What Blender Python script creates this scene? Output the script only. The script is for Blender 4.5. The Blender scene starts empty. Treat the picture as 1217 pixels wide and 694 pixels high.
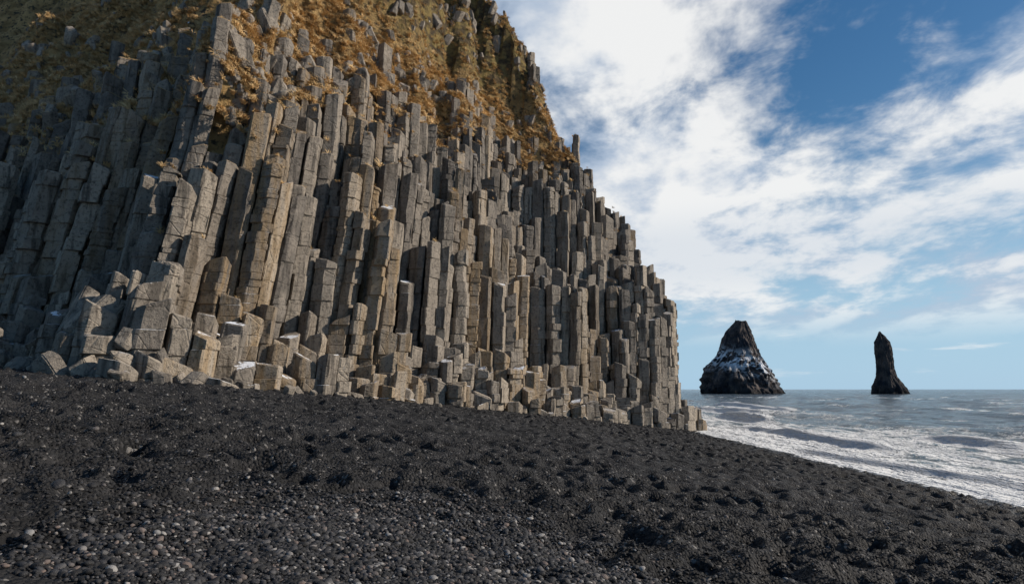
import bpy, math, random
import numpy as np
from mathutils import Vector
random.seed(7); rng=np.random.default_rng(7)
D=bpy.data
scene=bpy.context.scene

# ------------------------------------------------------------ helpers
def _h(ix,iy,seed):
    n=(ix.astype(np.int64)*374761393+iy.astype(np.int64)*668265263+seed*1442695041)&0x7fffffff
    n=((n^(n>>13))*1274126177)&0x7fffffff
    n=((n^(n>>15))*2246822519)&0x7fffffff
    return ((n^(n>>16))&0xffffff)/float(0xffffff)
def vn(x,y,seed=0):
    x=np.asarray(x,float);y=np.asarray(y,float)
    ix=np.floor(x);iy=np.floor(y);fx=x-ix;fy=y-iy
    fx=fx*fx*(3-2*fx);fy=fy*fy*(3-2*fy)
    a=_h(ix,iy,seed);b=_h(ix+1,iy,seed);c=_h(ix,iy+1,seed);d=_h(ix+1,iy+1,seed)
    return ((a*(1-fx)+b*fx)*(1-fy)+(c*(1-fx)+d*fx)*fy)*2-1
def fbm(x,y,o=4,seed=0):
    s=0;a=1;t=0
    for i in range(o):
        s=s+a*vn(x*2**i+17.3*i,y*2**i-9.1*i,seed+i);t+=a;a*=.5
    return s/t*1.3
def sst(a,b,x):
    t=np.clip((x-a)/(b-a),0,1);return t*t*(3-2*t)
def mesh_np(name,v,f,mat=None,smooth=False,mats=None):
    me=D.meshes.new(name);me.from_pydata(v if isinstance(v,list) else v.tolist(),[],f if isinstance(f,list) else f.tolist())
    if mat:me.materials.append(mat)
    if smooth: me.shade_smooth()
    me.update();return me
def obj(name,me,link=True):
    o=D.objects.new(name,me)
    if link: scene.collection.objects.link(o)
    return o
def fattr(me,name,dom,arr):
    a=me.attributes.new(name,'FLOAT',dom);a.data.foreach_set('value',np.asarray(arr,dtype=np.float32))
class NT:
    def __init__(s,mat):
        mat.use_nodes=True;s.t=mat.node_tree;s.n=s.t.nodes;s.l=s.t.links;s.n.clear()
    def new(s,ty,ins=None,**kw):
        n=s.n.new(ty)
        for k,v in kw.items():setattr(n,k,v)
        for k,v in (ins or {}).items():s.set(n.inputs[k],v)
        return n
    def set(s,sock,v):
        if isinstance(v,bpy.types.NodeSocket):s.l.new(v,sock)
        else:sock.default_value=v
    def math(s,op,a,b=0.0,clamp=False):
        n=s.new('ShaderNodeMath',operation=op,use_clamp=clamp);s.set(n.inputs[0],a);s.set(n.inputs[1],b);return n.outputs[0]
    def mix(s,f,a,b,bt='MIX'):
        n=s.new('ShaderNodeMix',data_type='RGBA',blend_type=bt)
        s.set(n.inputs[0],f);s.set(n.inputs[6],a);s.set(n.inputs[7],b);return n.outputs[2]
    def noise(s,vec,scale,detail=4,rough=.55,dist=0):
        n=s.new('ShaderNodeTexNoise',{'Scale':scale,'Detail':detail,'Roughness':rough,'Distortion':dist})
        if vec is not None:s.l.new(vec,n.inputs['Vector'])
        return n.outputs['Fac']
    def mr(s,v,a,b,c=0.,d=1.,smooth=True):
        n=s.new('ShaderNodeMapRange',interpolation_type='SMOOTHSTEP' if smooth else 'LINEAR')
        for i,x in enumerate((v,a,b,c,d)):s.set(n.inputs[i],x)
        return n.outputs[0]
    def mapping(s,vec,scale=(1,1,1),rot=(0,0,0),loc=(0,0,0)):
        n=s.new('ShaderNodeMapping',{'Scale':scale,'Rotation':rot,'Location':loc});s.l.new(vec,n.inputs[0]);return n.outputs[0]
    def attr(s,name):
        return s.new('ShaderNodeAttribute',attribute_name=name).outputs['Fac']
    def bsdf(s,col,rough,normal=None,spec=.5,**kw):
        b=s.new('ShaderNodeBsdfPrincipled');s.set(b.inputs['Base Color'],col);s.set(b.inputs['Roughness'],rough)
        s.set(b.inputs['Specular IOR Level'],spec)
        if normal is not None:s.l.new(normal,b.inputs['Normal'])
        for k,v in kw.items():s.set(b.inputs[k],v)
        o=s.new('ShaderNodeOutputMaterial');s.l.new(b.outputs[0],o.inputs[0]);return b
    def bump(s,h,st,dist,nrm=None):
        n=s.new('ShaderNodeBump',{'Strength':st,'Distance':dist,'Height':h})
        if nrm is not None:s.l.new(nrm,n.inputs['Normal'])
        return n.outputs[0]
def C(r,g,b):return (r,g,b,1)

# ------------------------------------------------------------ materials
def rock_mat(name,stack=False):
    m=D.materials.new(name);N=NT(m)
    pos=N.new('ShaderNodeNewGeometry');P=pos.outputs['Position']
    nz=N.new('ShaderNodeSeparateXYZ',{0:pos.outputs['Normal']}).outputs['Z']
    tint=N.attr('tint');warm=N.attr('warm')
    n1=N.noise(P,.9,5,.6);n2=N.noise(P,6,5,.65);n3=N.noise(N.mapping(P,(2.6,2.6,.3)),1,4,.6)
    base=N.mix(N.mr(n1,.3,.7),C(.095,.087,.08),C(.215,.19,.165))
    base=N.mix(N.math('MULTIPLY',tint,.8),base,C(.40,.345,.28))
    base=N.mix(N.mr(n3,.49,.66,0,.72),base,C(.042,.038,.035))
    base=N.mix(N.math('MULTIPLY',warm,N.mr(n3,.3,.6)),base,C(.34,.235,.125))
    base=N.mix(N.mr(n2,.49,.67,0,.6),base,C(.03,.028,.026))
    g=N.attr('grassy');gm=N.math('MULTIPLY',g,N.mr(nz,.3,.7))
    gcol=N.mix(n2,C(.24,.155,.065),C(.52,.34,.15))
    base=N.mix(gm,base,gcol)
    sn=N.attr('snowy');sm=N.math('MULTIPLY',N.mr(nz,.75,.92),N.math('MULTIPLY',sn,N.mr(N.math('ADD',n1,N.math('MULTIPLY',n2,.3)),.67,.70)))
    base=N.mix(sm,base,C(.78,.81,.86))
    h=N.math('ADD',N.math('MULTIPLY',n2,.6),N.math('MULTIPLY',N.noise(P,25,3,.6),.3))
    b=N.bump(h,1,.13)
    vor=N.new('ShaderNodeTexVoronoi',{'Scale':1.0},feature='DISTANCE_TO_EDGE');N.l.new(N.mapping(P,(.6,.6,1.1)),vor.inputs[0])
    crack=N.mr(vor.outputs[0],0,.03)
    b=N.bump(crack,.6,.05,b)
    N.bsdf(base,.9,b,.2);return m
M_rock=rock_mat('basalt')

m=D.materials.new('dry_grass_soil');N=NT(m);P=N.new('ShaderNodeNewGeometry').outputs['Position']
c=N.mix(N.mr(N.noise(P,.6,6),.35,.65),C(.26,.17,.075),C(.52,.345,.155))
c=N.mix(N.mr(N.noise(P,2.5,5),.50,.64),c,C(.085,.07,.05))
crag=N.attr('crag');c=N.mix(N.math('MULTIPLY',crag,.85),c,N.mix(N.mr(N.noise(P,1.1,5),.4,.6),C(.05,.045,.036),C(.24,.185,.075)))
c=N.mix(N.mr(N.noise(P,.9,4),.71,.73),c,C(.8,.84,.9))
N.bsdf(c,.95,N.bump(N.noise(P,3,8,.7),1,.6),.1);M_soil=m

m=D.materials.new('dry_grass_blades');N=NT(m);r=N.new('ShaderNodeObjectInfo').outputs['Random']
P=N.new('ShaderNodeNewGeometry').outputs['Position']
c=N.mix(r,C(.36,.23,.10),C(.78,.55,.28));c=N.mix(N.mr(N.noise(P,.5,3),.5,.65,0,.6),c,C(.34,.21,.09))
N.bsdf(c,.8,None,.2);M_grass=m

m=D.materials.new('pebble_stone');N=NT(m);r=N.new('ShaderNodeObjectInfo').outputs['Random']
tc=N.new('ShaderNodeTexCoord').outputs['Object']
cr=N.new('ShaderNodeValToRGB');N.l.new(r,cr.inputs[0]);e=cr.color_ramp.elements
e[0].position=0;e[0].color=C(.010,.010,.011);e[1].position=1;e[1].color=C(.32,.30,.28)
for p,cc in ((.5,(.020,.020,.022)),(.76,(.042,.042,.046)),(.86,(.09,.087,.088)),(.92,(.14,.105,.09)),(.96,(.19,.19,.19))):
    x=e.new(p);x.color=C(*cc)
N.bsdf(cr.outputs[0],.6,N.bump(N.noise(tc,6,2),.3,.1),.3);M_peb=m
m=D.materials.new('black_gravel');N=NT(m);r=N.new('ShaderNodeObjectInfo').outputs['Random']
cr=N.new('ShaderNodeValToRGB');N.l.new(r,cr.inputs[0]);e=cr.color_ramp.elements
e[0].color=C(.006,.006,.0068);e[1].color=C(.07,.067,.066);x=e.new(.8);x.color=C(.016,.0158,.0165)
N.bsdf(cr.outputs[0],.65,None,.25);M_grav=m

m=D.materials.new('black_sand');N=NT(m);P=N.new('ShaderNodeNewGeometry').outputs['Position']
xyz=N.new('ShaderNodeSeparateXYZ',{0:P})
vor=N.new('ShaderNodeTexVoronoi',{'Scale':22.});N.l.new(P,vor.inputs[0])
vc=N.new('ShaderNodeSeparateColor',{0:vor.outputs['Color']}).outputs[0]
base=N.mix(N.mr(N.noise(P,.35,4),.35,.65),C(.0115,.0115,.0122),C(.025,.0246,.0255))
base=N.mix(N.mr(vc,.55,1,0,.7),base,C(.058,.056,.057))
base=N.mix(N.mr(vc,.95,.97,0,.8,),base,C(.2,.19,.18))
wet=N.mr(xyz.outputs[2],.1,.5,1,0)
base=N.mix(N.math('MULTIPLY',wet,.7),base,C(.01,.01,.012))
rough=N.math('SUBTRACT',.75,N.math('MULTIPLY',wet,.4))
h=N.math('ADD',N.math('MULTIPLY',vor.outputs['Distance'],-.8),N.noise(P,8,5,.75))
N.bsdf(base,rough,N.bump(h,1,.06),.2);M_sand=m

m=D.materials.new('sea_water');N=NT(m);P=N.new('ShaderNodeNewGeometry').outputs['Position']
fo=N.attr('foam');dist=N.attr('dist')
n=N.noise(N.mapping(P,(.30,.16,1)),1,7,.66,.6)
n2=N.noise(N.mapping(P,(1.6,.9,1)),1,5,.7,.8)
lace=N.math('ABSOLUTE',N.math('SUBTRACT',n,.5));lace2=N.math('ABSOLUTE',N.math('SUBTRACT',n2,.5))
net=N.math('ADD',N.math('MULTIPLY',lace,3.2),N.math('MULTIPLY',lace2,2.4))
thr=N.math('ADD',N.math('MULTIPLY',fo,1.25),-.06)
fm=N.mr(N.math('SUBTRACT',thr,net),-.03,.16)
wcol=N.mix(N.mr(dist,0,1),C(.05,.085,.11),C(.012,.042,.075))
col=N.mix(fm,wcol,C(.88,.90,.92))
w1=N.noise(N.mapping(P,(.16,.07,1)),1,6,.68)
w2=N.noise(N.mapping(P,(1.2,.7,1)),1,5,.7)
h=N.math('ADD',N.math('MULTIPLY',w1,3.0),N.math('MULTIPLY',w2,.7));h=N.math('ADD',h,N.math('MULTIPLY',fm,.08))
N.bsdf(col,N.math('ADD',.12,N.math('MULTIPLY',fm,.6)),N.bump(h,1,2.2),.4);M_sea=m

m=D.materials.new('sea_stack_rock');N=NT(m);g=N.new('ShaderNodeNewGeometry');P=g.outputs['Position']
nz=N.new('ShaderNodeSeparateXYZ',{0:g.outputs['Normal']}).outputs['Z'];z=N.new('ShaderNodeSeparateXYZ',{0:P}).outputs['Z']
c=N.mix(N.mr(N.noise(P,.12,7,.65),.4,.62),C(.028,.030,.038),C(.11,.088,.08))
c=N.mix(N.mr(z,0,6,.8,0),c,C(.012,.012,.014))
sn=N.attr('snowy')
nn=N.noise(N.mapping(P,(.11,.11,.2)),1,7,.7)
sm=N.math('MULTIPLY',sn,N.mr(N.math('ADD',nn,N.math('MULTIPLY',nz,.16)),.53,.57))
c=N.mix(sm,c,C(.78,.82,.88))
N.bsdf(c,.85,N.bump(N.noise(P,.35,8,.7),1,3),.2);M_stack=m

# ------------------------------------------------------------ beach
def gz(x,y):
    x=np.asarray(x,float)
    z=np.where(x>-12,.14*(17-x),4.06+.08*(-12-x))
    return np.clip(z,-4,9)
def spaced(a,b,s0,s1):
    out=[a];x=a
    while x<b:
        t=(x-a)/(b-a);x+=s0+(s1-s0)*t;out.append(x)
    return out
ys=[-150,-80,-40,-20,-10,-5,-1,1,2,3,4]+spaced(4.6,72,.035,.2)+[74,78,84,95,120,160,250]
xs=[-300,-150,-80,-60,-45]+[-37+i*.25 for i in range(60)]+list(np.arange(-22,22,.06))+[23,25,30,40,60]
ys=np.array(ys);xs=np.array(xs)
X,Y=np.meshgrid(xs,ys)
Z=gz(X,Y)
def dimples(X,Y,cell,r,seed):
    gx=np.floor(X/cell);gy=np.floor(Y/cell);h=np.zeros_like(X)
    for i in(-1,0,1):
        for j in(-1,0,1):
            cx=gx+i;cy=gy+j
            px=(cx+_h(cx,cy,seed)*.9)*cell;py=(cy+_h(cx,cy,seed+1)*.9)*cell
            a=_h(cx,cy,seed+2)*3.14;dx=X-px;dy=Y-py
            u=dx*np.cos(a)+dy*np.sin(a);v=-dx*np.sin(a)+dy*np.cos(a)
            d=np.sqrt((u/1.4)**2+v**2)/r
            amp=.35+.9*_h(cx,cy,seed+3)
            h+=amp*(-np.exp(-d*d*1.2)+.35*np.exp(-(d-1.5)**2*4))
    return h
near=sst(-35,-28,X)*sst(30,20,X)*sst(3,5,Y)*sst(80,70,Y)
def micro(X,Y):
    peb=pebmask(X,Y)
    m1=sst(-.6,.1,fbm(X/4,Y/5,3,5))
    wx=X+.12*vn(X/.4,Y/.4,201);wy=Y+.12*vn(X/.4,Y/.4,203)
    return (dimples(wx,wy,.48,.15,11)*.17*(.5+.5*m1)*(1-.8*peb)+dimples(wx,wy,1.1,.36,31)*.12*(1-.6*peb)
        +fbm(X/3,Y/3,3,3)*.07+fbm(X/.3,Y/.3,3,9)*.035)
def pebmask(X,Y):
    d=((X+1.0)/2.5)**2+((Y-6.2)/3.2)**2
    return sst(1.5,.3,d+fbm(X/1.2,Y/1.2,3,77)*.6)
Z=Z+near*micro(X,Y)*sst(19.0,16.0,X)
nx,ny=len(xs),len(ys)
V=np.stack([X,Y,Z],-1).reshape(-1,3)
idx=np.arange(nx*ny).reshape(ny,nx)
F=np.stack([idx[:-1,:-1],idx[:-1,1:],idx[1:,1:],idx[1:,:-1]],-1).reshape(-1,4)
me=mesh_np('black_sand_beach',V,F,M_sand,True);obj('black_sand_beach',me)

# ------------------------------------------------------------ instancing
def instancer(name,pts,rot,scl,idxs,coll,):
    me=D.meshes.new(name);me.from_pydata(pts.tolist(),[],[])
    a=me.attributes.new('rot','FLOAT_VECTOR','POINT');a.data.foreach_set('vector',rot.astype(np.float32).ravel())
    a=me.attributes.new('scl','FLOAT_VECTOR','POINT');a.data.foreach_set('vector',scl.astype(np.float32).ravel())
    a=me.attributes.new('pick','INT','POINT');a.data.foreach_set('value',idxs.astype(np.int32))
    o=obj(name,me)
    ng=D.node_groups.new(name+'_nodes','GeometryNodeTree')
    ng.interface.new_socket('Geometry',in_out='INPUT',socket_type='NodeSocketGeometry')
    ng.interface.new_socket('Geometry',in_out='OUTPUT',socket_type='NodeSocketGeometry')
    n=ng.nodes;l=ng.links
    gi=n.new('NodeGroupInput');go=n.new('NodeGroupOutput')
    mp=n.new('GeometryNodeMeshToPoints');ip=n.new('GeometryNodeInstanceOnPoints')
    ci=n.new('GeometryNodeCollectionInfo');ci.inputs[0].default_value=coll;ci.inputs['Separate Children'].default_value=True;ci.inputs['Reset Children'].default_value=True
    def at(nm,ty):
        q=n.new('GeometryNodeInputNamedAttribute');q.data_type=ty;q.inputs[0].default_value=nm;return [s for s in q.outputs if s.enabled][0]
    l.new(gi.outputs[0],mp.inputs[0]);l.new(mp.outputs[0],ip.inputs['Points']);l.new(ci.outputs[0],ip.inputs['Instance'])
    ip.inputs['Pick Instance'].default_value=True
    l.new(at('pick','INT'),ip.inputs['Instance Index']);l.new(at('rot','FLOAT_VECTOR'),ip.inputs['Rotation']);l.new(at('scl','FLOAT_VECTOR'),ip.inputs['Scale'])
    l.new(ip.outputs[0],go.inputs[0])
    md=o.modifiers.new('scatter','NODES');md.node_group=ng
    return o
import bmesh
def hull(name,npts,mat,flat=(1,1,1),seed=0,bev=.06,prism=False):
    r=random.Random(seed);bm=bmesh.new()
    if prism:
        k=r.choice((5,5,6,6));ph=r.uniform(0,6);hh=r.uniform(.7,1.1)
        tx,ty,bx,by=[r.uniform(-.35,.35) for _ in range(4)]
        for i in range(k):
            a=ph+6.283*(i+r.uniform(-.2,.2))/k;R_=r.uniform(.8,1)
            x,y=math.cos(a)*R_,math.sin(a)*R_*flat[1]
            for s_,sx,sy in((1,tx,ty),(-1,bx,by)):
                if r.random()<.2:
                    bm.verts.new((x*.65,y*.65,s_*hh*1.02));bm.verts.new((x,y,s_*hh*.5))
                else:bm.verts.new((x*.93+r.gauss(0,.05),y*.93+r.gauss(0,.05),s_*hh+x*sx+y*sy))
    else:
        for i in range(npts):
            v=Vector((r.gauss(0,1),r.gauss(0,1),r.gauss(0,1))).normalized()
            bm.verts.new((v.x*flat[0],v.y*flat[1],v.z*flat[2]))
    bmesh.ops.convex_hull(bm,input=bm.verts)
    bmesh.ops.dissolve_limit(bm,angle_limit=math.radians(14),verts=bm.verts,edges=bm.edges)
    if bev:bmesh.ops.bevel(bm,geom=bm.edges[:],offset=bev,segments=2,affect='EDGES')
    me=D.meshes.new(name);bm.to_mesh(me);bm.free();me.materials.append(mat)
    if 'basalt'==mat.name:
        n=len(me.vertices);fattr(me,'tint','POINT',[r.uniform(.2,.85)]*n);fattr(me,'warm','POINT',[0]*n);fattr(me,'grassy','POINT',[.0]*n);fattr(me,'snowy','POINT',[.35]*n)
    return D.objects.new(name,me)
def peb_obj(name,mat,seed):
    r=random.Random(seed);bm=bmesh.new();bmesh.ops.create_icosphere(bm,subdivisions=2,radius=1)
    a=(1,r.uniform(.65,.9),r.uniform(.42,.62))
    ph=[r.uniform(0,6) for _ in range(6)]
    for v in bm.verts:
        k=1+.13*math.sin(2.1*v.co.x+ph[0])*math.sin(2.3*v.co.y+ph[1])+.1*math.sin(3*v.co.z+ph[2]+2*v.co.x)
        v.co=Vector((v.co.x*a[0]*k,v.co.y*a[1]*k,v.co.z*a[2]*k))
    me=D.meshes.new(name);bm.to_mesh(me);bm.free();me.shade_smooth();me.materials.append(mat)
    return D.objects.new(name,me)
cp=D.collections.new('pebble_shapes');cg=D.collections.new('gravel_shapes')
for i in range(5):cp.objects.link(peb_obj('pebble_shape_%d'%i,M_peb,i))
for i in range(3):cg.objects.link(hull('gravel_shape_%d'%i,14,M_grav,flat=(1,.8,.6),seed=i,bev=0))
def groundz(x,y):
    n=sst(-35,-28,x)*sst(30,20,x)*sst(3,5,y)*sst(80,70,y)
    return gz(x,y)+n*micro(x,y)*sst(19.,16.,x)
def scatter(name,n,coll,k,size,keep,ymin=4.6,ymax=30,pw=1.0):
    u=rng.random(n);y=ymin*(ymax/ymin)**(u**pw)
    x=(rng.random(n)*2-1)*(y*.86+.8)
    p=keep(x,y);m=rng.random(n)<p;m&=(x<15);x=x[m];y=y[m];q=len(x)
    s=size(q,y)
    z=groundz(x,y)+s*.25
    rot=np.stack([rng.normal(0,.25,q),rng.normal(0,.25,q),rng.random(q)*6.28],-1)
    scl=np.stack([s,s,s],-1)*(.85+.3*rng.random((q,3)))
    instancer(name,np.stack([x,y,z],-1),rot,scl,rng.integers(0,k,q),coll)
scatter('pebbles',190000,cp,5,lambda q,y:np.clip(np.exp(rng.normal(math.log(.0155),.45,q)),.007,.045),lambda x,y:.012+.985*pebmask(x,y),4.6,13,.85)
scatter('gravel',130000,cg,3,lambda q,y:np.clip(np.exp(rng.normal(math.log(.009),.4,q)),.005,.03)*(1+y/25),lambda x,y:(.95-.5*pebmask(x,y))*sst(18,9,y),4.6,18,.8)
scatter('beach_stones',600,cp,5,lambda q,y:np.clip(np.exp(rng.normal(math.log(.032),.4,q)),.02,.08),lambda x,y:.8+0*x,6.5,50,1.)

# ------------------------------------------------------------ cliff layout
base=np.array([(-160,95),(-60,50),(-34,37.5),(-22.5,30.4),(-17.2,26.6),(-14.2,26.0),(-12.2,28.5),(-10.9,32.4),(-5,41.4),(0.6,49),(6.9,56.6),(13.4,62.9),(18.7,68.0),(20.1,73),(16.5,90),(4,130),(-10,230),(-160,240)],float)
def sdf(x,y):
    x=np.asarray(x,float);y=np.asarray(y,float)
    best=np.full(x.shape,1e9);bx=np.zeros(x.shape);inside=np.zeros(x.shape,bool)
    n=len(base)
    for i in range(n):
        a=base[i];b=base[(i+1)%n];e=b-a
        t=np.clip(((x-a[0])*e[0]+(y-a[1])*e[1])/(e@e),0,1)
        qx=a[0]+t*e[0];qy=a[1]+t*e[1];d=np.hypot(x-qx,y-qy)
        m=d<best;best=np.where(m,d,best);bx=np.where(m,qx,bx)
        c=((a[1]>y)!=(b[1]>y))&(x<(b[0]-a[0])*(y-a[1])/((b[1]-a[1])if b[1]!=a[1] else 1e-9)+a[0])
        inside^=c
    return np.where(inside,best,-best),bx
Pt=np.array([0,1.4,2.9,4.3,4.6,6.0,6.4,7.8,8.2,9.8,10.2,11.6,12.6,15.2,17.2,19])
Ph=np.array([.7,1.6,3.2,5.0,10.4,11.4,14.2,15.2,18.2,19.4,22.4,23.6,25.8,28.5,31.5,35])
Rt=np.array([0,1.0,1.8,2.4,2.8,4.6,5.4,6.9,7.4,9.4,10,12.4,15.9,18.4])
Rh=np.array([.8,2.0,4.2,7.6,12.3,14.8,17.0,19.5,21.5,24.6,26.6,29.8,33.5,36])
Lt=np.array([0,1,2,3,4,4.8,5.6,6,7.4,7.8,9.5,10,12,18])
Lh=np.array([.8,1.9,2.9,4.3,6.0,7.2,8.6,13,14.2,16.5,18,20,22,33])
def hcol(t,bx):
    w=sst(8,17,bx);v=sst(-23,-19,bx)*sst(-11.0,-12.5,bx)
    h=np.interp(t,Pt,Ph)*(1-w)+np.interp(t,Rt,Rh)*w
    return h*(1-v)+np.interp(t,Lt,Lh)*v
def hc_of(bx):return np.interp(bx,[-60,-22,-14,-11,-5,6,18],[17.5,17.5,17,17.5,22.5,28.5,31])
def tc_of(bx):
    h=hc_of(bx);w=sst(8,17,bx)
    v=sst(-23,-19,bx)*sst(-11.0,-12.5,bx)
    r=np.interp(h,Ph,Pt)*(1-w)+np.interp(h,Rh,Rt)*w
    return r*(1-v)+np.interp(h,Lh,Lt)*v
def height(x,y,rough=1.0):
    t,bx=sdf(x,y)
    n1=1.9*fbm(x/5.5,y/5.5,2,41);n2=1.15*fbm(x/2.6,y/2.6,1,43)
    tt=t+rough*(n1+n2)*sst(.2,3,t)
    tc=tc_of(bx);hc=hc_of(bx);zb=gz(bx,0)
    hcl=hcol(np.minimum(tt,tc),bx)+1.5*fbm(x/3.5,y/3.5,2,47)*sst(4,7,t)
    ex=np.maximum(tt-tc,0)
    hg=hcl+ex*np.interp(bx,[-30,-12,5,16],[1.35,1.15,1.2,1.45])
    lim=36.0;k=sst(-8,6,bx)
    over=np.maximum(hg-lim,0);hg=hg+np.minimum(over*2.6,7)*k
    return zb+hg,t,tt,tc,bx,zb
def lean(p,zb):
    """columns lean to the right, more strongly on the near part of the cliff"""
    k=np.interp(p[:,0],[-45,-24,-14,-4,8],[.24,.22,.13,.05,.01])
    z=p[:,2]-zb;ze=np.where(z<16,z,16+(z-16)*.35)
    q=p.copy();q[:,0]+=k*ze;return q

a=1.12
rows=int(90/(a*.866));cols=int(84/a)
cent={}
for j in range(rows):
    for i in range(cols):
        cx=-55+(i+.5*(j%2))*a;cy=22+j*a*.866
        cent[(i,j)]=(cx+random.uniform(-.34,.34)*a,cy+random.uniform(-.34,.34)*a)
keys=list(cent);cxy=np.array([cent[k] for k in keys])
H,T,TT,TC,BX,ZB=height(cxy[:,0],cxy[:,1])
zq=rng.normal(0,1,len(keys))
H=H+np.where(T<4.2,.6,.7)*zq
snap=rng.random(len(keys))<.18;H=np.where(snap&(T>4.5),H-rng.random(len(keys))*3.4,H)
H=np.maximum(H,ZB+.25)
keep=(T>0)&(TT<TC+7)&(cxy[:,0]<30)&((cxy[:,1]<98))
pr=sst(TC-.5,TC+6,TT);keep&=rng.random(len(keys))>pr*.93
info={k:(H[n],keep[n],T[n]) for n,k in enumerate(keys)}
def clip(poly,px,py,nx_,ny_):
    out=[];n=len(poly)
    for i in range(n):
        A=poly[i];B=poly[(i+1)%n]
        da=(A[0]-px)*nx_+(A[1]-py)*ny_;db=(B[0]-px)*nx_+(B[1]-py)*ny_
        if da<=0:out.append(A)
        if (da<0<db) or (db<0<da):
            s=da/(da-db);out.append((A[0]+(B[0]-A[0])*s,A[1]+(B[1]-A[1])*s))
    return out
VV=[];FF=[];tint=[];warm=[];gra=[];sno=[];zbl=[]
ncol=0
warmn=fbm(cxy[:,0]/3.2,cxy[:,1]/3.2,2,91)
snown=fbm(cxy[:,0]/2.5,cxy[:,1]/2.5,2,191)
for n,k in enumerate(keys):
    if not keep[n]:continue
    i,j=k;cx,cy=cent[k]
    poly=[(cx-a,cy-a),(cx+a,cy-a),(cx+a,cy+a),(cx-a,cy+a)]
    zmin=H[n];gnd=ZB[n]
    for dj in(-2,-1,0,1,2):
        for di in(-2,-1,0,1,2):
            if di==0 and dj==0:continue
            kk=(i+di,j+dj)
            if kk not in cent:continue
            ox,oy=cent[kk]
            dx=ox-cx;dy=oy-cy
            if dx*dx+dy*dy>(2.1*a)**2:continue
            poly=clip(poly,(cx+ox)/2,(cy+oy)/2,dx,dy)
            hh,kp,tt_=info[kk]
            zz=hh if (kp) else (gnd-.3 if tt_<=0 else hh-4.5)
            if zz<zmin:zmin=zz
    if len(poly)<3:continue
    pp=[]
    for q in range(len(poly)):
        A=poly[q];B=poly[q-1]
        if math.hypot(A[0]-B[0],A[1]-B[1])>.13*a:pp.append(A)
    if len(pp)<4:pp=poly
    ring=[]
    m_=len(pp)
    for q in range(m_):
        A=np.array(pp[q]);Bp=np.array(pp[q-1]);Bn=np.array(pp[(q+1)%m_])
        e1=Bp-A;e2=Bn-A;l1=np.linalg.norm(e1);l2=np.linalg.norm(e2)
        ring.append(A+e1/max(l1,1e-6)*min(.05,l1*.4));ring.append(A+e2/max(l2,1e-6)*min(.05,l2*.4))
    R=np.array(ring)-np.array((cx,cy));c0=np.array((cx,cy));K=len(R)
    zt=H[n];zlo=max(zmin-1.0,gnd-.8)
    cuts=[zt]
    z=zt
    L=random.choice((.45,.8,1.2,1.9,3.0))
    broken=T[n]<4.4 or (BX[n]<-12 and BX[n]>-23 and T[n]<5.6)
    if broken:L=min(L,1.0)
    while True:
        z-=L*random.uniform(.5,1.5)
        if z<zlo:break
        cuts.append(z)
    cuts.append(gnd-1.2)   # solid down to the ground
    cuts=cuts[::-1]
    b0=len(VV)
    rings=[]
    tlt=np.array((random.gauss(0,.014),random.gauss(0,.014)))*(2.0 if broken else 1)
    csc=random.uniform(.88,.97)
    for s in range(len(cuts)-1):
        off=np.array((random.gauss(0,.038),random.gauss(0,.038)))*(1.8 if broken else 1);sc=csc*random.uniform(.94,1.0)
        jit=np.array([[random.gauss(0,.018),random.gauss(0,.018)] for _ in range(K)])
        P0=c0+off+R*sc+jit
        last=(s==len(cuts)-2)
        z0=cuts[s];z1=cuts[s+1]
        ti=None
        if last:
            ti=np.array((random.gauss(0,.25),random.gauss(-.05,.25)))*(1.25 if broken else 1)
            tn=np.linalg.norm(ti);ti=ti*min(1,.5/max(tn,1e-6))
        ch=.07 if last else .02
        rings.append((c0+off+(P0-c0-off)*.945,z0+.0,None))
        rings.append((P0,z0+.03,None))
        if z1-z0>.9 and s>0:
            for fr in ((.5,) if z1-z0<2 else (.25,.5,.75)):
                mid=P0+np.array([[random.gauss(0,.025),random.gauss(0,.025)] for _ in range(K)])
                rings.append((mid,z0+(z1-z0)*(fr+random.uniform(-.08,.08)),None))
        rings.append((P0,z1-ch,ti))
        if last:rings.append((c0+off+(P0-c0-off)*.87,z1,ti))
    for (P_,zz,ti) in rings:
        for q in range(K):
            dz=0
            if ti is not None:dz=float((P_[q]-c0)@ti)+random.gauss(0,.02)
            lz=max(zz-zt,-9)
            VV.append((P_[q][0]+tlt[0]*lz,P_[q][1]+tlt[1]*lz,zz+dz));zbl.append(gnd)
    nr=len(rings);tv=min(1,max(0,random.gauss(.28,.3)))
    if broken:tv=min(1,tv+.28)
    wv=min(.6,max(0,warmn[n]*.9-.2+random.gauss(0,.12)))
    if -11.3<BX[n]<-9.6 and T[n]<7:wv=random.uniform(.3,.85)
    gv=float(sst(TC[n]-4.5,TC[n]+1,TT[n]))*(1 if random.random()<.8 else .2)
    sv=(1. if (T[n]<6.5) else .4)
    if T[n]<6.5 and snown[n]<.0:sv=.25
    nf=0
    for r_ in range(nr-1):
        o0=b0+r_*K;o1=o0+K
        for q in range(K):
            q2=(q+1)%K;FF.append((o0+q,o0+q2,o1+q2,o1+q));nf+=1
    FF.append(tuple(b0+(nr-1)*K+q for q in range(K)));nf+=1
    tint+=[tv]*nf;warm+=[wv]*nf;gra+=[gv]*nf;sno+=[sv]*nf
    ncol+=1
print('columns',ncol,'verts',len(VV))
V=lean(np.array(VV),np.array(zbl))
me=mesh_np('basalt_column_cliff',V,FF,M_rock)
fattr(me,'tint','FACE',tint);fattr(me,'warm','FACE',warm);fattr(me,'grassy','FACE',gra);fattr(me,'snowy','FACE',sno)
obj('basalt_column_cliff',me)

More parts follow.
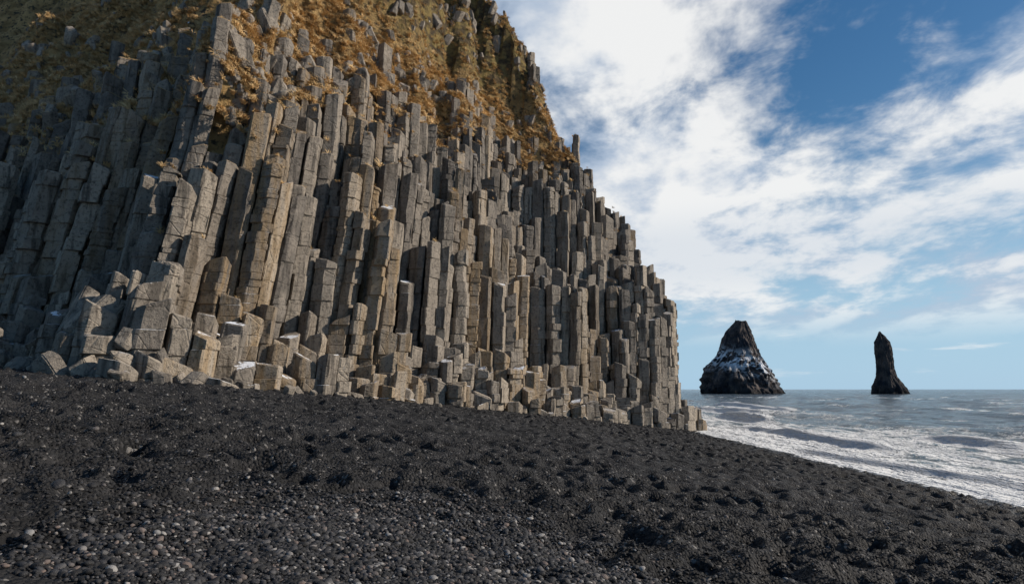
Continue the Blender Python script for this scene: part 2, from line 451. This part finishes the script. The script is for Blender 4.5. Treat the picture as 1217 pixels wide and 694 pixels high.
# ------------------------------------------------------------ grassy hill above
gx=np.arange(-120,24,.4);gy=np.arange(27,135,.4)
X,Y=np.meshgrid(gx,gy);HH,t_,tt_,tc_,bx_,zb_=height(X,Y,.8)
def hill(x,y,h,tt,tc,zb,bx):
    lump=fbm(x/3.2,y/3.2,5,61)*1.7+fbm(x/.8,y/.8,2,67)*.3
    over=sst(35,40,h-zb)*sst(-8,6,bx)
    return h+lump*sst(tc-1,tc+3,tt)+over*fbm(x/2.5,y/2.5,4,71)*2.6,over
Zt,over=hill(X,Y,HH,tt_,tc_,zb_,bx_)
Zt=Zt-3.5*sst(tc_+1.5,tc_-1,tt_)
ok=(t_>3)&(tt_>tc_-1.6)
P_=lean(np.stack([X,Y,Zt],-1).reshape(-1,3),zb_.ravel())
idx=np.arange(X.size).reshape(X.shape);F=np.stack([idx[:-1,:-1],idx[:-1,1:],idx[1:,1:],idx[1:,:-1]],-1).reshape(-1,4)
okf=ok.ravel()[F].all(1);F=F[okf]
used=np.unique(F);remap=-np.ones(X.size,int);remap[used]=np.arange(len(used))
me=mesh_np('grassy_hillside',P_[used],remap[F],M_soil,False)
fattr(me,'crag','POINT',over.ravel()[used]);obj('grassy_hillside',me)

def tuft(name,seed):
    r=random.Random(seed);v=[];f=[]
    for b in range(26):
        an=r.uniform(0,6.28);rr=r.uniform(0,.3);x=math.cos(an)*rr;y=math.sin(an)*rr
        d=r.uniform(0,6.28);L=r.uniform(.5,1.);w=.035;ox,oy=math.cos(d),math.sin(d)
        px,py=-oy*w,ox*w;n0=len(v)
        pts=[(0,0),(.28*L,.5*L),(.75*L,.55*L)]
        for q,(h_,zz) in enumerate(pts):
            ww=(1,.8,.15)[q]
            v.append((x+ox*h_+px*ww,y+oy*h_+py*ww,zz));v.append((x+ox*h_-px*ww,y+oy*h_-py*ww,zz))
        f+=[(n0,n0+1,n0+3,n0+2),(n0+2,n0+3,n0+5,n0+4)]
    return D.objects.new(name,mesh_np(name,v,f,M_grass))
ct=D.collections.new('grass_tuft_shapes')
for i in range(4):ct.objects.link(tuft('grass_tuft_shape_%d'%i,i))
n=170000
x=rng.uniform(-60,22,n);y=rng.uniform(28,100,n)
h,t_,tt_,tc_,bx_,zb_=height(x,y,.8)
z,ov=hill(x,y,h,tt_,tc_,zb_,bx_)
patch=sst(-.7,-.05,fbm(x/2.6,y/2.6,3,83))
pk=sst(tc_-2.5,tc_+1,tt_)*(.15+.85*patch)*(1-.7*ov)
m=(t_>4)&(rng.random(n)<pk);x,y,z,zb_=x[m],y[m],z[m],zb_[m]
q=len(x);print('tufts',q)
pts=lean(np.stack([x,y,z-.05],-1),zb_)
s=rng.uniform(.35,.7,q)
rot=np.stack([rng.normal(.35,.25,q),rng.normal(.45,.25,q),rng.normal(0,.5,q)],-1)
# tufts growing on the tops of columns below the turf line
mt=np.where(keep&(TT>TC-7)&(TT<TC+3)&(T>4))[0]
mt=np.repeat(mt,7);jx=rng.normal(0,.28,(len(mt),2))
tp=np.stack([cxy[mt,0]+jx[:,0],cxy[mt,1]+jx[:,1],H[mt]],-1)
mk=rng.random(len(mt))<np.clip(.1+.7*sst(-6,0,TT[mt]-TC[mt]),0,1);mk&=(fbm(tp[:,0]/3,tp[:,1]/3,2,171)>-.25)
tp=lean(tp[mk],ZB[mt][mk]);q2=len(tp);s2=rng.uniform(.22,.45,q2)
pts=np.concatenate([pts,tp]);rot=np.concatenate([rot,np.stack([rng.normal(.35,.25,q2),rng.normal(.45,.25,q2),rng.normal(0,.5,q2)],-1)])
s=np.concatenate([s,s2]);q=len(s)
instancer('dry_grass',pts,rot,np.stack([s,s,s*.8],-1),rng.integers(0,4,q),ct)

cr_=D.collections.new('rock_shapes')
for i in range(8):cr_.objects.link(hull('rock_shape_%d'%i,12,M_rock,flat=(1,random.uniform(.7,.95),1),seed=20+i,bev=.06,prism=True))
n=16000
x=rng.uniform(-60,22,n);y=rng.uniform(28,105,n)
h,t_,tt_,tc_,bx_,zb_=height(x,y,.8)
z,ov=hill(x,y,h,tt_,tc_,zb_,bx_)
cl=sst(-.15,.4,fbm(x/3.5,y/3.5,3,97))
m=(t_>4)&(rng.random(n)<(.10+.75*cl)*sst(tc_-1.5,tc_+.5,tt_)*(1-.7*sst(tc_+2,tc_+14,tt_)))
x,y,z,zb_=x[m],y[m],z[m],zb_[m];q=len(x);print('outcrops',q)
p1=lean(np.stack([x,y,z-.1],-1),zb_);s1=np.clip(np.exp(rng.normal(math.log(.36),.42,q)),.15,.8)
r1=rng.uniform(-.5,.5,(q,3));r1[:,2]=rng.uniform(0,6.28,q)
instancer('rock_outcrops',p1,r1,np.stack([s1,s1,s1*1.25],-1),rng.integers(0,8,q),cr_)
n=9000
x=rng.uniform(-40,22,n);y=rng.uniform(22,76,n);t_,bx_=sdf(x,y)
w=np.exp(-np.abs(t_-.1)/.45)*.5
pile=np.exp(-(((x+17.5)/5)**2))*sst(-1.2,-.3,t_)*sst(4,2.,t_)
m=(rng.random(n)<np.clip(w*.5+pile*.3,0,1))&(t_<3.2)&(t_>-1.6)
x,y,t_,pile,bx_=x[m],y[m],t_[m],pile[m],bx_[m];q=len(x);print('rubble',q)
s=np.clip(np.exp(rng.normal(math.log(.25),.45,q)),.1,.6)*(1+1.1*pile)
hz_=hcol(np.clip(t_,0,9),bx_)*sst(.1,1.,t_)
z=gz(x,y)+s*.2+pile*hz_
r2=rng.uniform(-1,1,(q,3))*.6;r2[:,2]=rng.uniform(0,6.28,q)
instancer('fallen_boulders',np.stack([x,y,z],-1),r2,np.stack([s,s,s],-1),rng.integers(0,8,q),cr_)

# ------------------------------------------------------------ sea
xs=[-3000,-400,-60,0,8,12,14]+spaced(15,70,.14,.5)+spaced(71,300,.8,5)+spaced(310,4000,12,250)+[8000,16000,40000]
ys=[-3000,-300,-50,0,6,12]+spaced(14,160,.16,1.1)+spaced(163,700,2,12)+spaced(720,5000,20,300)+[8000,14000,40000]
xs=np.array(xs,float);ys=np.array(ys,float)
X,Y=np.meshgrid(xs,ys)
act=sst(10,19,X)*sst(2500,500,X)*sst(0,12,Y)*sst(3000,900,Y)
dshore=X-17
sw=fbm(X/7+Y/60,Y/20,3,101)*.55*sst(2,22,dshore)+fbm(X/2.2,Y/4,3,103)*.18*sst(0,6,dshore)
far=fbm(X/30,Y/55,2,107)*.35*sst(60,140,np.hypot(X,Y))
Z=act*(sw+far)+.0
def crest(x0,w,y0,y1,amp,seed):
    xc=x0+fbm(Y/14,Y*0,2,seed)*2.0
    e=sst(y0,y0+8,Y)*sst(y1,y1-8,Y)
    d=(X-xc)
    return amp*e*np.where(d>0,np.exp(-(d/(w*1.8))**2),np.exp(-(d/(w*.7))**2)),e*np.exp(-((d+w*.8)/(w*1.7))**2)
foam=np.zeros_like(X)
for (x0,w,y0,y1,amp,seed) in((30,1.3,76,104,1.1,1),(24,1.0,40,75,.5,2),(40,1.5,110,150,.7,3),(21,.7,20,50,.3,4),(33,1.2,42,62,.5,5),(52,1.6,120,180,.8,6)):
    z_,f_=crest(x0,w,y0,y1,amp,seed);Z+=z_;foam=np.maximum(foam,f_*min(1.2,amp*2.2))
edge=fbm(Y/7,Y*0+3,3,131)*.35
Z+=.12*sst(6,0,dshore)*(edge)
near_=np.exp(-np.clip(dshore,0,99)/12.)
foam=np.maximum(foam,near_*(.86+.5*fbm(X/6,Y/14,3,141)))
foam=np.maximum(foam,.5*np.exp(-np.clip(dshore-4,0,999)/24)+.22*fbm(X/9,Y/22,3,151)*sst(60,15,dshore))
foam=np.maximum(foam,1.*sst(1.6,.3,dshore+edge*2))
foam=np.maximum(foam,sst(.35,.7,fbm(X/10,Y/9,4,161))*.36*sst(1400,150,np.hypot(X,Y)))
dist=np.clip(dshore/45,0,1)
V=np.stack([X,Y,Z],-1).reshape(-1,3)
idx=np.arange(X.size).reshape(X.shape);F=np.stack([idx[:-1,:-1],idx[:-1,1:],idx[1:,1:],idx[1:,:-1]],-1).reshape(-1,4)
me=mesh_np('sea',V,F,M_sea,True);fattr(me,'foam','POINT',np.clip(foam,0,1.1).ravel());fattr(me,'dist','POINT',dist.ravel());obj('sea',me)

# ------------------------------------------------------------ sea stacks
def stack(name,u0,dist,prof,snow,seed):
    k=dist/811.
    cx0=(u0-608.5)*k*.99;zs=np.array([p[0] for p in prof],float)
    z=(467-zs)*k;l=np.array([p[1]-u0 for p in prof])*k;r=np.array([p[2]-u0 for p in prof])*k
    o=np.argsort(z);z,l,r=z[o],l[o],r[o]
    nl=150;na=140;zz=np.linspace(-3,z[-1],nl);L=np.interp(zz,z,l);R=np.interp(zz,z,r)
    th=np.linspace(0,2*np.pi,na,endpoint=False);TH,ZZ=np.meshgrid(th,zz)
    W=((R-L)/2)[:,None];Cx=((R+L)/2)[:,None]
    nzv=fbm(TH*0+np.cos(TH)*3+seed,np.sin(TH)*3+ZZ/14,4,seed)*.14+np.abs(fbm(np.cos(TH)*8+ZZ/25,np.sin(TH)*8+ZZ/12,3,seed+5))*.16-.04
    ledge=(vn(ZZ/3.2,TH*1.5,seed+9))*.05
    rr=W*(1+nzv+ledge)
    x=cx0+Cx+np.cos(TH)*rr;y=dist+np.sin(TH)*rr*.8
    v=np.stack([x,y,ZZ+fbm(TH*3,ZZ/9,2,seed+3)*.8],-1).reshape(-1,3).tolist()
    f=[]
    for i in range(nl-1):
        for j in range(na):
            j2=(j+1)%na;f.append((i*na+j,i*na+j2,(i+1)*na+j2,(i+1)*na+j))
    f.append(tuple((nl-1)*na+j for j in range(na)))
    me=mesh_np(name,v,f,M_stack)
    zf=ZZ.ravel();xf=(x-cx0).ravel()
    sv=snow*np.exp(-((zf-26-xf*-.25)/9)**2) if snow else zf*0
    fattr(me,'snowy','POINT',sv);return obj(name,me)
stack('sea_stack',880,600,[(474,833,926),(467,835,924),(456,837,919),(445,839,914),(436,842,910),(428,849,907),(420,856,903),(412,860,899),(404,862,896),(397,865,894),(391,869,893),(388,872,892.5),(385,875,891.5),(383,877,891),(381,878,890)],1,3)
stack('sea_stack.001',1055,600,[(474,1036,1079),(467,1038,1077),(461,1039,1075),(455,1041,1071),(448,1044,1066),(438,1045,1063),(425,1045,1063),(414,1044,1062),(406,1044,1060),(401,1046,1057),(397,1048,1053),(394,1049.5,1051)],0,14)
# ------------------------------------------------------------ world
az=math.radians(89);el=math.radians(26)
dirs=Vector((math.sin(az)*math.cos(el),math.cos(az)*math.cos(el),math.sin(el)))
w=D.worlds.new('World');scene.world=w;N=NT(w)
sky=N.new('ShaderNodeTexSky',sky_type='NISHITA',sun_disc=False,sun_elevation=el,sun_rotation=az,air_density=1.0,dust_density=.3,ozone_density=1.5,altitude=0)
hs=N.new('ShaderNodeHueSaturation',{'Saturation':1.35,'Value':.85,'Color':sky.outputs[0]})
tc=N.new('ShaderNodeTexCoord').outputs['Generated']
s=N.new('ShaderNodeSeparateXYZ',{0:tc});zc=N.math('MAXIMUM',s.outputs[2],0.0)
skyc=N.mix(N.mr(zc,.0,.36,.9,0.),hs.outputs[0],C(3.9,6.1,8.1))
den=N.math('ADD',zc,.22)
cv=N.new('ShaderNodeCombineXYZ',{0:N.math('DIVIDE',s.outputs[0],den),1:N.math('DIVIDE',s.outputs[1],den),2:0.})
cvr=N.mapping(cv.outputs[0],(1.0,.8,1),(0,0,math.radians(24)),(3.1,1.7,0))
c1=N.noise(cvr,1.25,6,.56,.2);c2=N.noise(cvr,6.5,5,.65,.2);c3=N.noise(N.mapping(cvr,(1,1,1),(0,0,0),(.10,.08,0)),1.25,4,.5,.2)
d=N.math('ADD',c1,N.math('MULTIPLY',N.math('SUBTRACT',c2,.5),.30))
# the cloud bank lies ahead (east); unseen sky behind is thinned to cut ambient light
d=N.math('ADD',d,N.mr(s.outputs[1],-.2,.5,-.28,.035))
bank=N.math('MULTIPLY',N.mr(zc,.10,.17),N.mr(zc,.27,.20))
d=N.math('ADD',d,N.math('MULTIPLY',bank,.06))
# clouds thin out towards the south-east
d=N.math('SUBTRACT',d,N.math('MULTIPLY',N.mr(s.outputs[0],.2,.6),N.mr(zc,.25,.42,0,.045)))
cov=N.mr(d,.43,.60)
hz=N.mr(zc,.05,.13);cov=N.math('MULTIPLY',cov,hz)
low=N.mr(N.noise(N.mapping(tc,(3,3,26)),2.2,5,.6),.56,.70,0,.5)
low=N.math('MULTIPLY',low,N.mr(zc,.005,.03));low=N.math('MULTIPLY',low,N.mr(zc,.13,.06))
cov=N.math('MAXIMUM',cov,low)
shade=N.mr(N.math('ADD',N.math('SUBTRACT',c1,c3),N.math('MULTIPLY',N.math('SUBTRACT',c2,.5),.30)),-.11,.05)
shade=N.math('SUBTRACT',shade,N.math('MULTIPLY',bank,.35),True)
ccol=N.mix(shade,C(4.7,5.6,6.9),C(9.3,9.3,9.2))
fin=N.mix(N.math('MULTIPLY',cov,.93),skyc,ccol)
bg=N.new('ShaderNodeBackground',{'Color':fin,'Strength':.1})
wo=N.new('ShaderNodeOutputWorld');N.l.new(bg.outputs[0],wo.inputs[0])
sl=D.lights.new('sun','SUN');sl.energy=5.;sl.angle=math.radians(.5);sl.color=(1,.89,.75)
so=obj('sun',sl);so.rotation_euler=dirs.to_track_quat('Z','Y').to_euler();so.location=(60,-20,60)

cam=D.cameras.new('camera');cam.lens=24;cam.sensor_width=36;cam.clip_end=100000;cam.clip_start=.1
co=obj('camera',cam);co.location=(0,0,4.0);co.rotation_euler=(math.radians(98.1),0,0)
scene.camera=co
scene.view_settings.view_transform='Standard';scene.view_settings.look='None';scene.view_settings.exposure=0
